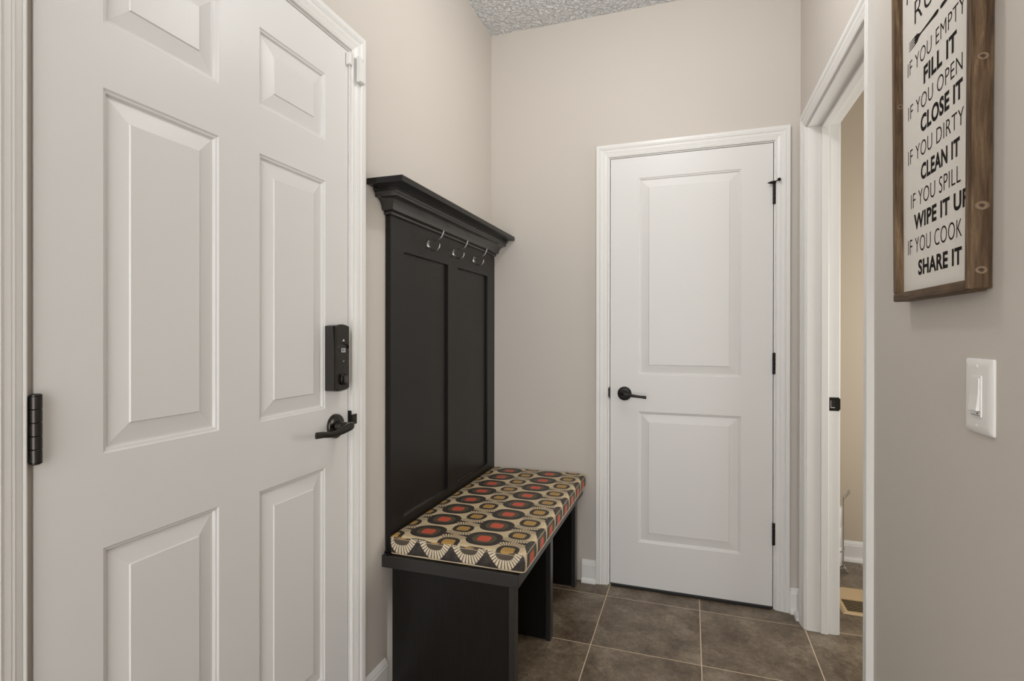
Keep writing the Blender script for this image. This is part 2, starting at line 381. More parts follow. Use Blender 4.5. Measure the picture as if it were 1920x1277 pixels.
# ------------------------------------------------------------------ doors
PROF = [(0, 0), (.0032, -.0030), (.0066, -.0036), (.0100, -.0088), (.0130, -.0088), (.0470, -.0030), (.0490, -.0004), (.0500, -.0005)]
def panel(tf, a0, a1, b0, b1, root):
    vs, fs = [], []
    for o, dpt in PROF:
        vs += [tf(a0+o, b0+o, dpt), tf(a1-o, b0+o, dpt), tf(a1-o, b1-o, dpt), tf(a0+o, b1-o, dpt)]
    m = len(PROF)
    for r in range(m-1):
        for k in range(4): fs.append((4*r+k, 4*r+(k+1) % 4, 4*r+4+(k+1) % 4, 4*r+4+k))
    fs.append(tuple(4*(m-1)+k for k in range(4)))
    return mesh('raised_panel', vs, fs, DOORW, root)
def door_slab(name, tf, a0, a1, b0, b1, thick, panels):
    xs = sorted({a0, a1, *[q for p in panels for q in p[:2]]}); ys = sorted({b0, b1, *[q for p in panels for q in p[2:]]})
    vs, fs, ix = [], [], {}
    def V(a, b_, n):
        k = (round(a, 5), round(b_, 5), n)
        if k not in ix: ix[k] = len(vs); vs.append(tf(a, b_, n))
        return ix[k]
    for i in range(len(xs)-1):
        for j in range(len(ys)-1):
            cx, cy = (xs[i]+xs[i+1])/2, (ys[j]+ys[j+1])/2
            if any(p[0] < cx < p[1] and p[2] < cy < p[3] for p in panels): continue
            fs.append((V(xs[i], ys[j], 0), V(xs[i+1], ys[j], 0), V(xs[i+1], ys[j+1], 0), V(xs[i], ys[j+1], 0)))
    for i in range(len(xs)-1):
        for bb in (b0, b1): fs.append((V(xs[i], bb, 0), V(xs[i+1], bb, 0), V(xs[i+1], bb, -thick), V(xs[i], bb, -thick)))
    for j in range(len(ys)-1):
        for aa in (a0, a1): fs.append((V(aa, ys[j], 0), V(aa, ys[j+1], 0), V(aa, ys[j+1], -thick), V(aa, ys[j], -thick)))
    for i in range(len(xs)-1):
        for j in range(len(ys)-1): fs.append((V(xs[i], ys[j], -thick), V(xs[i+1], ys[j], -thick), V(xs[i+1], ys[j+1], -thick), V(xs[i], ys[j+1], -thick)))
    return mesh(name, vs, fs, DOORW)
# door_1: six panel entry door in the left wall
tf1 = lambda a, b, n: (L+n, a, b)
cols = ((.6499, .8910), (1.0054, 1.2462)); rows = ((.2205, .8218), (.9880, 1.6326), (1.7471, 1.9355))
pan1 = [(c0, c1_, r0, r1) for c0, c1_ in cols for r0, r1 in rows]
d1 = struct(door_slab('door_1', tf1, .5460, 1.3495, .014, 2.0500, .044, pan1), 'white six panel entry door with black lever and keyless lock')
for p in pan1: panel(tf1, *p, d1)
# butt hinge, middle of three
hg = empty('hinge', (L+.008, .5440, 1.05), d1)
b = bmesh.new()
for k in range(5):
    z0 = .9975 + k*.0209; add_lathe(b, [(.0076, 0), (.0083, .0008), (.0083, .0198), (.0076, .0206)], Matrix.Translation((L+.0085, .5440, z0)), 20)
add_lathe(b, [(.0084, 0), (.0084, .0018), (.006, .0032), (0, .0038)], Matrix.Translation((L+.0085, .5440, 1.102)), 20)
add_lathe(b, [(.0060, -.002), (.0084, 0), (.0084, .001)], Matrix.Translation((L+.0085, .5440, .9965)), 20)
bobj('hinge_knuckle', b, BRONZE, hg, angle=35)
box('hinge_leaf', L-.030, L+.0085, .5375, .5396, .9975, 1.1015, BRONZE2, hg)
box('hinge_leaf', L-.030, L+.0060, .5440, .5459, .9975, 1.1015, BRONZE2, hg)
for ch in hg.children: ch.matrix_parent_inverse = Matrix.Translation(-hg.location)
# lever handle of the entry door
YC, ZC = 1.2875, .9335
b = bmesh.new()
add_lathe(b, [(.0352, 0), (.0352, .006), (.0335, .0095), (.029, .0115), (.0165, .013), (.0150, .022), (.0142, .026), (.0130, .030), (.0135, .033), (.0130, .046), (.0125, .050)], axis((L, YC, ZC), (1, 0, 0)), 36)
lh = bobj('lever_handle', b, BRONZE, d1, angle=40)
ctl = [(L+.046, YC+.006, ZC+.004, .010, .0085), (L+.058, YC-.004, ZC+.005, .0105, .0100), (L+.0625, YC-.022, ZC+.003, .0100, .0110), (L+.062, YC-.055, ZC-.004, .0070, .0085), (L+.059, YC-.090, ZC-.0055, .0060, .0078), (L+.056, YC-.122, ZC-.001, .0050, .0084), (L+.0555, YC-.147, ZC+.001, .0045, .0088)]
cp = curve_pts(ctl, 7)
b = bmesh.new(); add_sweep(b, [c[:3] for c in cp], [(c[3], c[4]) for c in cp], n=16, pw=2.8); bobj('lever', b, BRONZE, lh, angle=50)
b = bmesh.new(); add_lathe(b, [(.0032, 0), (.0032, .0006), (.002, .0014), (0, .0016)], axis((L+.0095, YC-.020, ZC-.008), (1, 0, 0)), 12); bobj('rose_screw', b, SILVER, lh)
# keyless lock body
def lock_outline(y0, y1, z0, z1, arc, n=14, arcb=None):
    arcb = arc if arcb is None else arcb; ym, hw = (y0+y1)/2, (y1-y0)/2; pts = []
    for k in range(n+1):
        t = -1+2*k/n; pts.append((ym+hw*t, z0 - arcb*(1-t*t)))
    for k in range(n+1):
        t = 1-2*k/n; pts.append((ym+hw*t, z1 + arc*(1-t*t)))
    return pts
def add_loft(b, outs):
    """outs: list of (x, outline); bridges them and caps the ends"""
    rings = [[b.verts.new((x, y, z)) for y, z in o] for x, o in outs]; n = len(rings[0])
    for a, c in zip(rings, rings[1:]):
        for k in range(n): b.faces.new((a[k], a[(k+1) % n], c[(k+1) % n], c[k]))
    b.faces.new(rings[0]); b.faces.new(rings[-1])
b = bmesh.new()
add_loft(b, [(L, lock_outline(1.2448, 1.3165, 1.0400, 1.2225, .004)), (L+.026, lock_outline(1.2448, 1.3160, 1.0400, 1.2225, .004)), (L+.0285, lock_outline(1.2475, 1.3135, 1.0425, 1.1650, -.0001, 14, .004))])
lk = bobj('door_lock', b, GLOSSBLK, d1, angle=30)
b = bmesh.new()
o1 = lock_outline(1.2490, 1.3120, 1.1640, 1.2215, .0065, 14, -.0085)
o2 = lock_outline(1.2510, 1.3100, 1.1650, 1.2200, .0062, 14, -.0085)
add_loft(b, [(L+.022, o1), (L+.0315, o1), (L+.0335, o2)]); bobj('battery_cover', b, BRONZE, lk, angle=30)
b = bmesh.new(); add_loft(b, [(L+.0280, lock_outline(1.2490, 1.3120, 1.0440, 1.1640, -.0085, 14, .0050)), (L+.0315, lock_outline(1.2490, 1.3120, 1.0440, 1.1640, -.0085, 14, .0050)), (L+.0335, lock_outline(1.2510, 1.3100, 1.0455, 1.1630, -.0085, 14, .0048))])
bobj('lock_face', b, BRONZE, lk, angle=30)
XF = L+.0336; YM = 1.2830
b = bmesh.new(); add_lathe(b, [(.0165, 0), (.0165, .003), (.0150, .0045), (.0125, .005)], axis((XF, YM, 1.0700), (1, 0, 0)), 28); add_sweep(b, [(XF+.003, YM, 1.0700), (XF+.011, YM, 1.0700), (XF+.0165, YM, 1.0700)], [(.0050, .0160), (.0042, .0152), (.0025, .0140)], n=16, pw=3)
bobj('thumb_turn', b, BRONZE, lk, angle=35)
b = bmesh.new(); add_lathe(b, [(.0032, 0), (.0032, .0005)], axis((XF-.0001, YM, 1.1240), (1, 0, 0)), 14); bobj('button', b, SILVER, lk)
b = bmesh.new(); add_lathe(b, [(.0026, 0), (.0026, .0009)], axis((XF-.0001, YM-.0006, 1.1246), (1, 0, 0)), 14); bobj('button_hole', b, DARK, lk)
b = bmesh.new(); add_loft(b, [(XF-.0005, lock_outline(YM-.0045, YM+.0045, 1.1795, 1.1800, .0048, 10, 0)), (XF+.0010, lock_outline(YM-.0045, YM+.0045, 1.1795, 1.1800, .0048, 10, 0))]); bobj('cover_latch', b, SILVER, lk)
# small silver emblem: open rounded bracket with a bar
b = bmesh.new(); zE = 1.1535
for q in ((YM-.0095, YM-.0062, zE-.0055, zE+.0055), (YM-.0085, YM+.0100, zE+.0030, zE+.0058), (YM-.0085, YM+.0100, zE-.0058, zE-.0030), (YM-.0010, YM+.0100, zE-.0012, zE+.0014)):
    add_box(b, XF-.0002, XF+.0007, *q, .0004)
bobj('emblem', b, SILVER, lk)

# door_2: two panel closet door in the back wall
tf2 = lambda a, b, n: (a, D-n, b)
pan2 = [(-.2335, .2133, 1.0100, 1.9392), (-.2335, .2133, .2205, .8370)]
d2 = struct(door_slab('door_2', tf2, -.3646, .3414, .0105, 2.0397, .035, pan2), 'white two panel closet door on the back wall')
for p in pan2: panel(tf2, *p, d2)
box('door_sweep', -.3570, .3340, D-.0130, D+.030, .0006, .0103, DARK, d2, .001)
XC, ZC = -.2972, .9205
b = bmesh.new()
add_lathe(b, [(.0328, 0), (.0328, .006), (.0310, .0090), (.0265, .0105), (.0150, .012), (.0140, .024), (.0128, .030), (.0132, .046)], axis((XC, D, ZC), (0, -1, 0)), 36)
lh = bobj('lever_handle', b, BRONZE2, d2, angle=40)
ctl = [(XC-.010, D-.048, ZC+.0015, .0080, .0100), (XC+.002, D-.055, ZC+.0015, .0085, .0105), (XC+.018, D-.056, ZC-.0005, .0075, .0095), (XC+.045, D-.053, ZC-.0045, .0055, .0068), (XC+.075, D-.050, ZC-.0080, .0050, .0062), (XC+.098, D-.049, ZC-.0098, .0046, .0072), (XC+.104, D-.049, ZC-.0098, .0040, .0074)]
cp = curve_pts(ctl, 7)
b = bmesh.new(); add_sweep(b, [c[:3] for c in cp], [(c[3], c[4]) for c in cp], n=16, pw=2.6); bobj('lever', b, BRONZE2, lh, angle=50)
for z0, z1 in ((1.0290, 1.1200), (.2830, .3760), (1.7710, 1.8600)):
    b = bmesh.new(); h = (z1-z0)/5
    for k in range(5): add_lathe(b, [(.0060, 0), (.0064, .0006), (.0064, h-.0012), (.0060, h-.0004)], Matrix.Translation((.3448, D-.0070, z0+k*h)), 16)
    add_lathe(b, [(.0064, 0), (.0050, .002), (0, .003)], Matrix.Translation((.3448, D-.0070, z1)), 16)
    hg = bobj('hinge', b, BRONZE2, d2, angle=35)
    boxes('hinge_leaf', [(.3417, .3428, D-.006, D+.028, z0, z1), (.3434, .3445, D-.006, D+.028, z0, z1)], BRONZE2, hg)
# pin mounted door stop on the top hinge
b = bmesh.new()
add_lathe(b, [(.0085, 0), (.0085, .006), (.0060, .0075)], Matrix.Translation((.3448, D-.0070, 1.8610)), 16)
add_lathe(b, [(.0075, 0), (.0060, .006), (.0055, .016), (.0018, .028), (0, .030)], axis((.3448, D-.0120, 1.8645), (-1, -.25, -.13)), 14)
add_lathe(b, [(.0022, 0), (.0022, .016), (.0072, .0165), (.0075, .022), (.0065, .0245)], axis((.3470, D-.0130, 1.8670), (.85, -.75, .22)), 14)
bobj('hinge_stop', b, BRONZE2, d2, angle=35)

# ------------------------------------------------------------------ hall tree bench
HX, H0, H1 = L+.020, 1.5558, 2.5535
ht = tag(empty('hall_tree', (L, 2.05, 0)), 'near-black wooden hall tree bench with crown top against the left wall', 'hall tree')
PB = (1.6444, 2.0024, .5560, 1.4905), (2.0982, 2.4544, .5530, 1.4905)
xs = [H0, 1.6444, 2.0024, 2.0982, 2.4544, H1]
box('back_board', L+.0005, HX-.011, H0+.001, H1-.001, .455, 1.63, BLACKW, ht)
for y0, y1 in ((xs[0], xs[1]), (xs[2], xs[3]), (xs[4], xs[5])): box('stile', L+.0004, HX, y0, y1, .461, 1.62, BLACKW, ht, .0010)
box('rail', L+.0004, HX-.0002, xs[1]-.001, xs[4]+.001, 1.4905, 1.62, BLACKW, ht)
box('rail', L+.0004, HX-.0002, xs[1]-.001, xs[4]+.001, .461, .5550, BLACKW, ht)
for y0, y1, z0, z1 in PB:
    box('recessed_panel', HX-.0125, HX-.0105, y0+.003, y1-.003, z0+.003, z1-.003, BLACKW, ht)
    mesh('ledge_glint_wedge', [(HX-.0103, y0+.0005, z0-.0009), (HX-.0103, y1-.0005, z0-.0009), (HX-.0010, y1-.0005, z0-.0009), (HX-.0010, y0+.0005, z0-.0009),
                        (HX-.0103, y0+.0005, z0+.0042), (HX-.0103, y1-.0005, z0+.0042)], [(0, 1, 2, 3), (3, 2, 5, 4), (0, 4, 5, 1), (0, 3, 4), (1, 5, 2)], CROWN, ht)  # sloped wedge added so the bottom ledge shows a bright line
# crown moulding: (projection e, z); mitred return at the near end, dies into the back wall at the far end
CP = [(0, 1.600), (.0095, 1.6035), (.0105, 1.6050), (.0105, 1.6085), (.0080, 1.6100), (.0080, 1.6125), (.0150, 1.6135), (.0220, 1.6155)]
for k in range(1, 11):
    a = k/10*PI/2; CP.append((.0225 + (.0555-.0225)*(1-math.cos(a)), 1.6165 + (1.6490-1.6165)*math.sin(a)))
CP += [(.0620, 1.6492), (.0620, 1.6600), (.0650, 1.6640), (.0650, 1.6665), (.0720, 1.6670), (.0720, 1.6775), (0, 1.6775)]
n = len(CP); yf = D-.0012
vs = [(L+.0004, H0-e, z) for e, z in CP] + [(HX+e, H0-e, z) for e, z in CP] + [(HX+e, yf, z) for e, z in CP]
fs = [(r*n+k, r*n+k+1, r*n+n+k+1, r*n+n+k) for r in range(2) for k in range(n-1)]
fs += [tuple(range(n)), tuple(range(2*n, 3*n)), (n-1, 2*n-1, 3*n-1), (0, n, 2*n)]
mesh('crown_moulding', vs, fs[:-2], CROWN, ht)
box('top_shelf', L+.0004, HX+.1092, H0-.1098, D-.0012, 1.6775, 1.6968, BLACKW, ht, .0008)
# seat and legs
box('seat_board', L+.0004, -.4968, 1.5343, D-.0019, .4212, .4612, SEATW, ht, .0015)
for y0, pd in ((1.5558, 0), (2.0028, .0095), (2.4690, .0095)):
    box('leg_panel', L+.030 if y0 > 1.6 else L+.0285, -.5362, y0+pd, y0+pd+.019, 0, .4212, BLACKW, ht)
    box('leg_stile', -.5360, -.5172, y0, y0+.0382, 0, .4212, SEATW, ht, .0008)
# three double coat hooks
for k, (y, z) in enumerate(((1.822, 1.5470), (2.0508, 1.5480), (2.2723, 1.5480))):
    b = bmesh.new(); x = HX
    add_sweep(b, [(x, y, z), (x+.003, y, z), (x+.005, y, z)], [(.0075, .0175), (.0070, .0170), (.0045, .0140)], up=(0, 0, 1), n=16)
    hk = bobj('coat_hook', b, NICKEL, ht, angle=40)
    up = curve_pts([(x+.004, y, z+.006), (x+.018, y, z+.0125), (x+.038, y, z+.014), (x+.055, y, z+.021), (x+.064, y, z+.036), (x+.067, y, z+.046)], 5)
    lo = curve_pts([(x+.004, y, z-.006), (x+.012, y, z-.018), (x+.026, y, z-.026), (x+.040, y, z-.024), (x+.049, y, z-.014), (x+.050, y, z-.004)], 5)
    for path, tip in ((up, up[-1]), (lo, lo[-1])):
        b = bmesh.new(); m = len(path)
        add_sweep(b, path, [(.0030, .0024)]*m, up=(0, 1, 0), n=10)
        add_lathe(b, [(0, -.0042), (.003, -.003), (.0042, 0), (.003, .003), (0, .0042)], Matrix.Translation(tip), 12)
        bobj('hook_arm', b, NICKEL, hk, smooth=True)
    for dz in (-.0115, .0115):
        b = bmesh.new(); add_lathe(b, [(.0026, 0), (.002, .0012), (0, .0016)], axis((x+.0038, y, z+dz), (1, 0, 0)), 10); bobj('hook_screw', b, SILVER, hk)
for ch in ht.children: ch.matrix_parent_inverse = Matrix.Translation(-ht.location)

# ------------------------------------------------------------------ bench cushion
cx0, cx1, cy0, cy1, cz0, cz1 = -.9560, -.4815, 1.5470, 2.5440, .4618, .5270
b = bmesh.new(); uvl = b.loops.layers.uv.new('UVMap')
def grid_axis(a0, a1, r, n):
    return [a0, a0+r*.30, a0+r*.65] + [a0+r + (a1-a0-2*r)*k/n for k in range(n+1)] + [a1-r*.65, a1-r*.30, a1]
gx, gy, gz = grid_axis(cx0, cx1, .016, 16), grid_axis(cy0, cy1, .016, 34), grid_axis(cz0, cz1, .012, 4)
vd = {}
def cpos(i, j, k):
    p = Vector((gx[i], gy[j], gz[k])); r = .013
    q = Vector((min(max(p.x, cx0+r), cx1-r), min(max(p.y, cy0+r), cy1-r), min(max(p.z, cz0+r), cz1-r)))
    d = p-q
    if d.length > 1e-7: p = q + d.normalized()*r
    s, t = (p.x-cx0)/(cx1-cx0), (p.y-cy0)/(cy1-cy0)
    if gz[k] > .5: p.z += .004*math.sin(PI*min(max(s, 0), 1))**.6*math.sin(PI*min(max(t, 0), 1))**.5 - .002 + .0012*math.sin(37*p.y+11*p.x)*math.sin(19*p.x+3)
    if 0 < k < len(gz)-1 and (j in (0, len(gy)-1) or i in (0, len(gx)-1)):
        bul = .0025*math.sin(PI*(gz[k]-cz0)/(cz1-cz0)) + .0010*math.sin(41*p.x+7)
        if j == 0: p.y -= bul
        if i == len(gx)-1: p.x += bul
    return p
def cv(i, j, k):
    if (i, j, k) not in vd: vd[(i, j, k)] = b.verts.new(cpos(i, j, k))
    return vd[(i, j, k)]
def cface(idx, uvf, mi):
    f = b.faces.new([cv(*q) for q in idx]); f.material_index = mi; f.smooth = True
    for lp, q in zip(f.loops, idx): lp[uvl].uv = uvf(gx[q[0]], gy[q[1]], gz[q[2]])
I, J, K = len(gx)-1, len(gy)-1, len(gz)-1
for i in range(I):
    for j in range(J):
        cface(((i, j, K), (i+1, j, K), (i+1, j+1, K), (i, j+1, K)), lambda x, y, z: (x, y), 0)
        cface(((i, j, 0), (i, j+1, 0), (i+1, j+1, 0), (i+1, j, 0)), lambda x, y, z: (x, y), 0)
for k in range(K):
    for j in range(J):
        cface(((I, j, k), (I, j+1, k), (I, j+1, k+1), (I, j, k+1)), lambda x, y, z: (cx1+(cz1-z), y), 0)
        cface(((0, j, k), (0, j, k+1), (0, j+1, k+1), (0, j+1, k)), lambda x, y, z: (cx0-(cz1-z), y), 0)
    for i in range(I):
        cface(((i, 0, k), (i+1, 0, k), (i+1, 0, k+1), (i, 0, k+1)), lambda x, y, z: (x, cz1-z), 1)
        cface(((i, J, k), (i, J, k+1), (i+1, J, k+1), (i+1, J, k)), lambda x, y, z: (x, cz1-z), 1)
cu = bobj('bench_cushion', b, FABTOP); cu.data.materials.append(FABEND)
tag(cu, 'patterned box cushion with red and gold ogee medallions lying on the bench seat', 'cushion')
def loop_path(z, r, out):
    pts = []; x0, x1, y0, y1 = cx0-out, cx1+out, cy0-out, cy1+out
    for (cx, cy, a0) in ((x1-r, y0+r, -90), (x1-r, y1-r, 0), (x0+r, y1-r, 90), (x0+r, y0+r, 180)):
        for k in range(6): a = math.radians(a0+18*k); pts.append((cx+r*math.cos(a), cy+r*math.sin(a), z + .0008*math.sin(50*cy)))
    return pts + [pts[0]]
b = bmesh.new(); pth = loop_path(cz0+.0050, .014, -.0020); add_sweep(b, pth, [(.0026, .0026)]*len(pth), n=8); bobj('piping', b, CREAM, cu, smooth=True)
b = bmesh.new(); pth = loop_path(cz1-.0105, .014, .0010); add_sweep(b, pth, [(.0011, .0007)]*len(pth), n=6); bobj('stitching', b, CREAM, cu, smooth=True)
b = bmesh.new(); pth = curve_pts([(cx0+.006, cy0+.004, cz0+.004), (cx0-.004, cy0-.012, cz0+.003), (cx0-.012, cy0-.011, cz0+.010), (cx0-.010, cy0-.004, cz0+.012)], 6)
add_sweep(b, pth, [(.0020, .0020)]*len(pth), n=8); bobj('corner_tie', b, BRONZE2, cu, smooth=True)

# ------------------------------------------------------------------ wall sign
SX = R-.0300                                                     # front face of the frame
PX = .4310                                                       # printed board
def sy(z, far):                                                  # the frame flares slightly towards its top
    k = (z-1.274)/.663
    return 1.3535+.0160*k if far else 1.0224-.0070*k
ZB0, ZB1, RW = 1.2690, 2.0600, .0195
sg = tag(empty('wall_sign', (R, 1.19, ZB0)), 'tall white sign of printed household rules in a stained wood frame on the right wall', 'sign')
def hexa(name, y, z, x0, x1, mat):
    """y = (near bottom, far bottom, far top, near top), z likewise"""
    b = bmesh.new(); vs = [b.verts.new((x, yy, zz)) for x in (x0, x1) for yy, zz in zip(y, z)]
    fs = [b.faces.new([vs[i] for i in f]) for f in ((0, 1, 2, 3), (4, 5, 6, 7), (0, 1, 5, 4), (1, 2, 6, 5), (2, 3, 7, 6), (3, 0, 4, 7))]
    bmesh.ops.bevel(b, geom=list(b.edges), offset=.0012, segments=2, affect='EDGES')
    return bobj(name, b, mat, sg, angle=40)
xw = R-.0006
r1 = hexa('frame_rail', (sy(ZB0, 0), sy(ZB0, 0)+RW-.004, sy(ZB1, 0)+RW-.004, sy(ZB1, 0)), (ZB0+.003, ZB0+.003, ZB1, ZB1), SX-.0006, xw, WOODV)
r2 = hexa('frame_rail', (sy(ZB0, 1)-RW+.002, sy(ZB0, 1), sy(ZB1, 1), sy(ZB1, 1)-RW+.002), (ZB0+.0190, ZB0+.0190, ZB1, ZB1), SX, xw, WOODV)
hexa('frame_rail', (sy(ZB0, 0)+RW-.0035, sy(ZB0, 1), sy(ZB0, 1), sy(ZB0, 0)+RW-.0035), (ZB0, ZB0+.0015, ZB0+.0185, ZB0+.0180), SX, xw, WOODH)
hexa('frame_rail', (sy(ZB1, 0), sy(ZB1, 1), sy(ZB1, 1), sy(ZB1, 0)), (ZB1+.0004, ZB1+.0004, ZB1+RW, ZB1+RW), SX, xw, WOODH)
hexa('sign_board', (1.036, 1.337, 1.350, 1.030), (ZB0+.012, ZB0+.012, ZB1+.004, ZB1+.004), PX, PX+.006, SIGNW)
for rr, y, z, k in ((r1, 0, 1.4020, 1.05), (r1, 0, 1.3010, .85), (r1, 0, 1.6350, .80), (r2, 1, 1.6900, .75)):
    b = bmesh.new(); add_lathe(b, [(.0095*k, 0), (.0095*k, .0004)], Matrix.Rotation(PI/2, 4, 'X'), 20)
    o = bobj('knot', b, KNOT, rr)
    o.location = (R-.0150 if y == 0 else R-.0205, sy(z, 0)-.0002 if y == 0 else sy(z, 1)-RW+.0018, z)
    o.scale = (1.0 if y == 0 else .7, 1, .74)

def text_line(s, yl, yr, z0, z1, bold=0.):
    """printed line: left edge at y=yl, right edge at y=yr (y decreases to the right), between z0 and z1"""
    cu_ = bpy.data.curves.new('lettering', 'FONT'); cu_.body = s; cu_.offset = bold; cu_.extrude = 0; cu_.resolution_u = 4
    cu_.space_character = 1.06
    to = bpy.data.objects.new('lettering', cu_); C.objects.link(to)
    dg = bpy.context.evaluated_depsgraph_get(); me = bpy.data.meshes.new_from_object(to.evaluated_get(dg))
    bpy.data.objects.remove(to); bpy.data.curves.remove(cu_)
    xs_ = [v.co.x for v in me.vertices]; ys_ = [v.co.y for v in me.vertices]
    ax, bx, ay, by = min(xs_), max(xs_), min(ys_), max(ys_)
    for v in me.vertices:
        v.co = (PX-.0003, yl + (v.co.x-ax)/(bx-ax)*(yr-yl), z0 + (v.co.y-ay)/(by-ay)*(z1-z0))
    me.materials.clear(); me.materials.append(PRINT); me.name = 'lettering'
    o = link(bpy.data.objects.new('lettering', me), sg); return o
TH, BO = -.008, .034
text_line('KITCHEN', 1.3230, 1.0560, 1.8920, 1.9560, TH)
text_line('RULES', 1.2810, 1.0750, 1.8290, 1.8765, TH)
for s, yl, yr, z, hh, bo in (('IF YOU EMPTY', 1.3164, 1.0714, 1.7370, .0295, TH), ('FILL IT', 1.2365, 1.1012, 1.6885, .0345, BO),
        ('IF YOU OPEN', 1.3124, 1.0803, 1.6447, .0290, TH), ('CLOSE IT', 1.2500, 1.0796, 1.5975, .0345, BO),
        ('IF YOU DIRTY', 1.3124, 1.0753, 1.5518, .0295, TH), ('CLEAN IT', 1.2481, 1.0894, 1.5035, .0325, BO),
        ('IF YOU SPILL', 1.2975, 1.0860, 1.4577, .0300, TH), ('WIPE IT UP', 1.2818, 1.0580, 1.4114, .0315, BO),
        ('IF YOU COOK', 1.3122, 1.0810, 1.3648, .0308, TH), ('SHARE IT', 1.2600, 1.0810, 1.3178, .0308, BO)):
    text_line(s, yl, yr, z, z+hh, bo)
# printed fork and spoon between the heading and the rules
def flat(name, polys):
    b = bmesh.new()
    for p in polys: b.faces.new([b.verts.new((PX-.0003, y, z)) for y, z in p])
    return bobj(name, b, PRINT, sg)
zf = 1.7965
tines = [[(1.3090, zf+q-.0009), (1.2790, zf+q-.0013), (1.2790, zf+q+.0013), (1.3090, zf+q+.0009)] for q in (-.0078, -.0026, .0026, .0078)]
headf = [(1.2800, zf-.0092), (1.2680, zf-.0085), (1.2600, zf-.0040), (1.2500, zf-.0018), (1.2000, zf-.0032), (1.1800, zf-.0044), (1.1725, zf-.0030), (1.1712, zf), (1.1725, zf+.0030), (1.1800, zf+.0044), (1.2000, zf+.0032), (1.2500, zf+.0018), (1.2600, zf+.0040), (1.2680, zf+.0085), (1.2800, zf+.0092)]
flat('fork_print', tines + [headf])
hs = [(1.1650, zf), (1.1635, zf-.0030), (1.1560, zf-.0044), (1.1350, zf-.0030), (1.1050, zf-.0018)]
bw = [(1.0850+.0210*math.cos(a), zf - .0092*math.sin(a)) for a in [PI*k/10*.0 + math.radians(14+33.2*k) for k in range(11)]]
flat('spoon_print', [hs + bw + [(y, 2*zf-z) for y, z in reversed(hs[1:])]])
for ch in sg.children: ch.matrix_parent_inverse = Matrix.Translation(-sg.location)

# ------------------------------------------------------------------ light switch
b = bmesh.new(); ys0, ys1, zs0, zs1 = 1.0127, 1.0980, 1.0392, 1.1602
def rrect(y0, y1, z0, z1, r, n=4):
    pts = []
    for cy, cz, a0 in ((y1-r, z0+r, -90), (y1-r, z1-r, 0), (y0+r, z1-r, 90), (y0+r, z0+r, 180)):
        for k in range(n+1): a = math.radians(a0+90*k/n); pts.append((cy+r*math.cos(a), cz+r*math.sin(a)))
    return pts
add_loft(b, [(R, rrect(ys0, ys1, zs0, zs1, .003)), (R-.0032, rrect(ys0+.0002, ys1-.0002, zs0+.0002, zs1-.0002, .003)), (R-.0052, rrect(ys0+.003, ys1-.003, zs0+.003, zs1-.003, .003)), (R-.0066, rrect(ys0+.012, ys1-.012, zs0+.012, zs1-.012, .003))])
ls = bobj('light_switch', b, PLASTIC, angle=25); tag(ls, 'white rocker dimmer switch plate on the right wall below the sign', 'switch')
ym = (ys0+ys1)/2; zm = (zs0+zs1)/2
b = bmesh.new(); add_loft(b, [(R-.0060, rrect(ym-.0168, ym+.0168, zm-.0335, zm+.0335, .001)), (R-.0084, rrect(ym-.0164, ym+.0164, zm-.0331, zm+.0331, .001))]); bobj('switch_frame', b, PLASTIC, ls)
vs = [(R-.008, ym-.013, zm-.0235), (R-.008, ym+.013, zm-.0235), (R-.008, ym+.013, zm+.0300), (R-.008, ym-.013, zm+.0300),
      (R-.0135, ym-.0126, zm-.0230), (R-.0135, ym+.0126, zm-.0230), (R-.0104, ym+.0126, zm+.004), (R-.0104, ym-.0126, zm+.004), (R-.0098, ym+.0126, zm+.0296), (R-.0098, ym-.0126, zm+.0296)]
mesh('rocker', vs, [(3, 2, 1, 0), (4, 5, 6, 7), (7, 6, 8, 9), (0, 1, 5, 4), (1, 2, 8, 6, 5), (2, 3, 9, 8), (3, 0, 4, 7, 9)], PLASTIC, ls)
boxes('dimmer_slot', [(R-.0088, R-.0082, ym-.0135, ym+.0135, zm-.0245, zm-.0232), (R-.0088, R-.0082, ym-.0135, ym+.0135, zm-.0310, zm-.0303), (R-.0090, R-.0082, ym-.0085, ym-.0055, zm-.0285, zm-.0265)], DARK, ls)
for dz in (-.0480, .0480):
    b = bmesh.new(); add_lathe(b, [(.0031, 0), (.0031, .0008), (.002, .0015), (0, .0017)], axis((R-.0064, ym, zm+dz), (-1, 0, 0)), 14); bobj('screw', b, PLASTIC, ls, angle=30)

# ------------------------------------------------------------------ door contact sensor (two halves)
b = bmesh.new(); add_box(b, L+.0004, L+.0140, 1.3395, 1.3505, 2.0085, 2.0440, .0008, 2); bobj('sensor_magnet', b, PLASTIC, d1)
b = bmesh.new(); ya, yb, za, zb = 1.3690, 1.3990, 1.9660, 2.0450
x0 = L+.0166
vs = [(x0, ya, za), (x0, yb, za), (x0, yb, zb), (x0, ya, zb), (x0+.0140, ya+.0015, za+.0010), (x0+.0140, yb-.0035, za+.0010), (x0+.0095, yb-.0035, zb-.0010), (x0+.0095, ya+.0015, zb-.0010)]
sv = [b.verts.new(v) for v in vs]
for f in ((3, 2, 1, 0), (4, 5, 6, 7), (0, 1, 5, 4), (1, 2, 6, 5), (2, 3, 7, 6), (3, 0, 4, 7)): b.faces.new([sv[i] for i in f])
bmesh.ops.bevel(b, geom=list(b.edges), offset=.0010, segments=2, affect='EDGES')
se = bobj('contact_sensor', b, PLASTIC, angle=40); tag(se, 'small white door alarm sensor on the upper right casing of the entry door', 'sensor')
b = bmesh.new(); add_lathe(b, [(.0012, 0), (.0012, .0006)], axis((x0+.0104, 1.3870, 2.0350), (1, 0, .06)), 10); bobj('indicator', b, WEATHER, se)

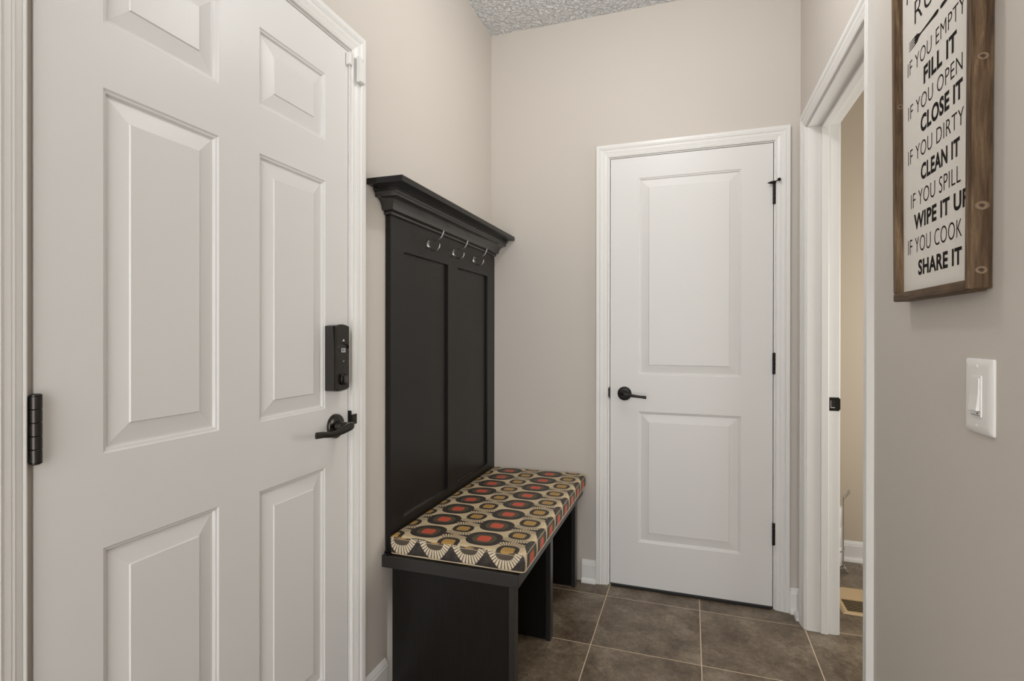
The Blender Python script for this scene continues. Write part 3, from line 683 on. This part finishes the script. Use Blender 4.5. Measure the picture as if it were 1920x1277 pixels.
# ------------------------------------------------------------------ next room: floor register, wire rack and rolls
RX0, RX1, RY0, RY1 = .6240, .7700, 2.6100, 2.8820
fr = tag(empty('floor_register', ((RX0+RX1)/2, (RY0+RY1)/2, 0)), 'almond metal floor vent set in the tiles beyond the doorway', 'vent')
b = bmesh.new(); fx0, fx1 = RX0+.022, RX1-.022; fy0, fym, fy1 = RY0+.020, RY0+.142, RY1-.018
outer = [(RX0, RY0), (RX1, RY0), (RX1, RY1), (RX0, RY1)]; ins = .010
def ringverts(o, z): return [b.verts.new((x, y, z)) for x, y in o]
o0 = ringverts(outer, 0); o1 = ringverts([(x+(ins if x < .7 else -ins), y+(ins if y < 2.74 else -ins)) for x, y in outer], .0055)
i1 = ringverts([(fx0, fy0), (fx1, fy0), (fx1, fy1), (fx0, fy1)], .0055); i0 = ringverts([(fx0, fy0), (fx1, fy0), (fx1, fy1), (fx0, fy1)], .0005)
for a_, c_ in ((o0, o1), (o1, i1), (i1, i0)):
    for k in range(4): b.faces.new((a_[k], a_[(k+1) % 4], c_[(k+1) % 4], c_[k]))
add_box(b, fx0, fx1, fym-.005, fym+.005, .0008, .0055)
bobj('register_frame', b, ALMOND, fr)
box('register_duct', fx0, fx1, fy0, fy1, .0003, .0007, DARK, fr)
ns = 8
for k in range(ns):
    y = fy0 + (fym-.005-fy0)*(k+.62)/ns
    mesh('slat', [(fx0, y-.0032, .0052), (fx1, y-.0032, .0052), (fx1, y-.0006, .0052), (fx0, y-.0006, .0052), (fx0, y+.0010, .0010), (fx1, y+.0010, .0010), (fx1, y+.0034, .0010), (fx0, y+.0034, .0010)],
         [(0, 1, 2, 3), (4, 5, 6, 7), (0, 1, 5, 4), (2, 3, 7, 6), (1, 2, 6, 5), (3, 0, 4, 7)], ALMOND, fr)
for k in range(ns):
    y = fym+.005 + (fy1-fym-.005)*(k+.5)/ns; dy = (fy1-fym-.005)/ns*.475
    mesh('slat', [(fx0, y-dy, .0046), (fx1, y-dy, .0046), (fx1, y+dy, .0053), (fx0, y+dy, .0053), (fx0, y-dy, .0034), (fx1, y-dy, .0034), (fx1, y+dy, .0041), (fx0, y+dy, .0041)],
         [(0, 1, 2, 3), (4, 5, 6, 7), (0, 1, 5, 4), (2, 3, 7, 6), (1, 2, 6, 5), (3, 0, 4, 7)], ALMOND, fr)
box('register_lever', fx0+.004, fx0+.030, fy1+.0045, fy1+.0085, .0056, .0066, DARK, fr)
for ch in fr.children: ch.matrix_parent_inverse = Matrix.Translation(-fr.location)

RKX, RKY, RR = .672, 3.085, .066
rk = tag(empty('paper_roll_rack', (RKX, RKY, 0)), 'chrome wire roll rack standing on the floor beyond the doorway', 'rack')
def wire(name, pts, r=.0028, par=rk, n=6):
    b = bmesh.new(); p = curve_pts(pts, n); add_sweep(b, p, [(r, r)]*len(p), n=8, up=(.3, .2, .93)); return bobj(name, b, STEEL, par, smooth=True)
for a in (5, -28, 95, 185, 275):
    ca, sa = math.cos(math.radians(a)), math.sin(math.radians(a))
    if a in (5, -28): wire('upright', [(RKX+RR*ca, RKY+RR*sa, .030), (RKX+RR*ca, RKY+RR*sa, .20), (RKX+RR*ca, RKY+RR*sa, .365), (RKX+(RR+.010)*ca, RKY+(RR+.010)*sa, .385), (RKX+(RR+.032)*ca, RKY+(RR+.018)*sa-.004*(a < 0), .420)])
    else: wire('upright', [(RKX+RR*ca, RKY+RR*sa, .030), (RKX+RR*ca, RKY+RR*sa, .20), (RKX+RR*ca, RKY+RR*sa, .365)])
for z in (.030, .115, .365):
    if z == .365: continue
    wire('ring', [(RKX+(RR+.003)*math.cos(2*PI*k/12), RKY+(RR+.003)*math.sin(2*PI*k/12), z) for k in range(13)], .0026, rk, 3)
wire('ring', [(RKX+(RR+.003)*math.cos(2*PI*k/12), RKY+(RR+.003)*math.sin(2*PI*k/12), .365) for k in range(2, 11)], .0024, rk, 3)
wire('cross_bar', [(RKX-RR, RKY, .030), (RKX, RKY, .030), (RKX+RR, RKY, .030)], .0026)
for a in (-15, 105, 225):
    ca, sa = math.cos(math.radians(a)), math.sin(math.radians(a)); px_, py_ = -sa, ca
    wire('foot', [(RKX+RR*ca-.020*px_, RKY+RR*sa-.020*py_, .030), (RKX+(RR+.008)*ca-.018*px_, RKY+(RR+.008)*sa-.018*py_, .014), (RKX+(RR+.018)*ca, RKY+(RR+.018)*sa, .0030), (RKX+(RR+.008)*ca+.018*px_, RKY+(RR+.008)*sa+.018*py_, .014), (RKX+RR*ca+.020*px_, RKY+RR*sa+.020*py_, .030)], .0028)
for ch in rk.children: ch.matrix_parent_inverse = Matrix.Translation(-rk.location)
labs = ('lowest white paper roll inside the wire rack', 'middle white paper roll inside the wire rack', 'topmost white paper roll inside the wire rack')
for k in range(3):
    b = bmesh.new(); h = .097
    add_lathe(b, [(.019, 0), (.056, 0), (.0585, .003), (.0585, h-.003), (.056, h), (.019, h)], Matrix.Translation((RKX, RKY, .0335+k*.0985)), 32)
    # hollow core: replace caps by an inner tube
    caps = [f for f in b.faces if len(f.verts) == 32]
    r0, r1_ = caps[0].verts[:], caps[1].verts[:]
    bmesh.ops.delete(b, geom=caps, context='FACES_ONLY')
    lo_ = sorted([v for v in b.verts if abs((v.co.xy-Vector((RKX, RKY))).length-.019) < 1e-4], key=lambda v: (v.co.z, math.atan2(v.co.y-RKY, v.co.x-RKX)))
    for q in range(32): b.faces.new((lo_[q], lo_[(q+1) % 32], lo_[32+(q+1) % 32], lo_[32+q]))
    tag(bobj('paper_roll', b, PAPER, angle=40), labs[k], 'paper roll', 'white paper rolls in the wire rack')
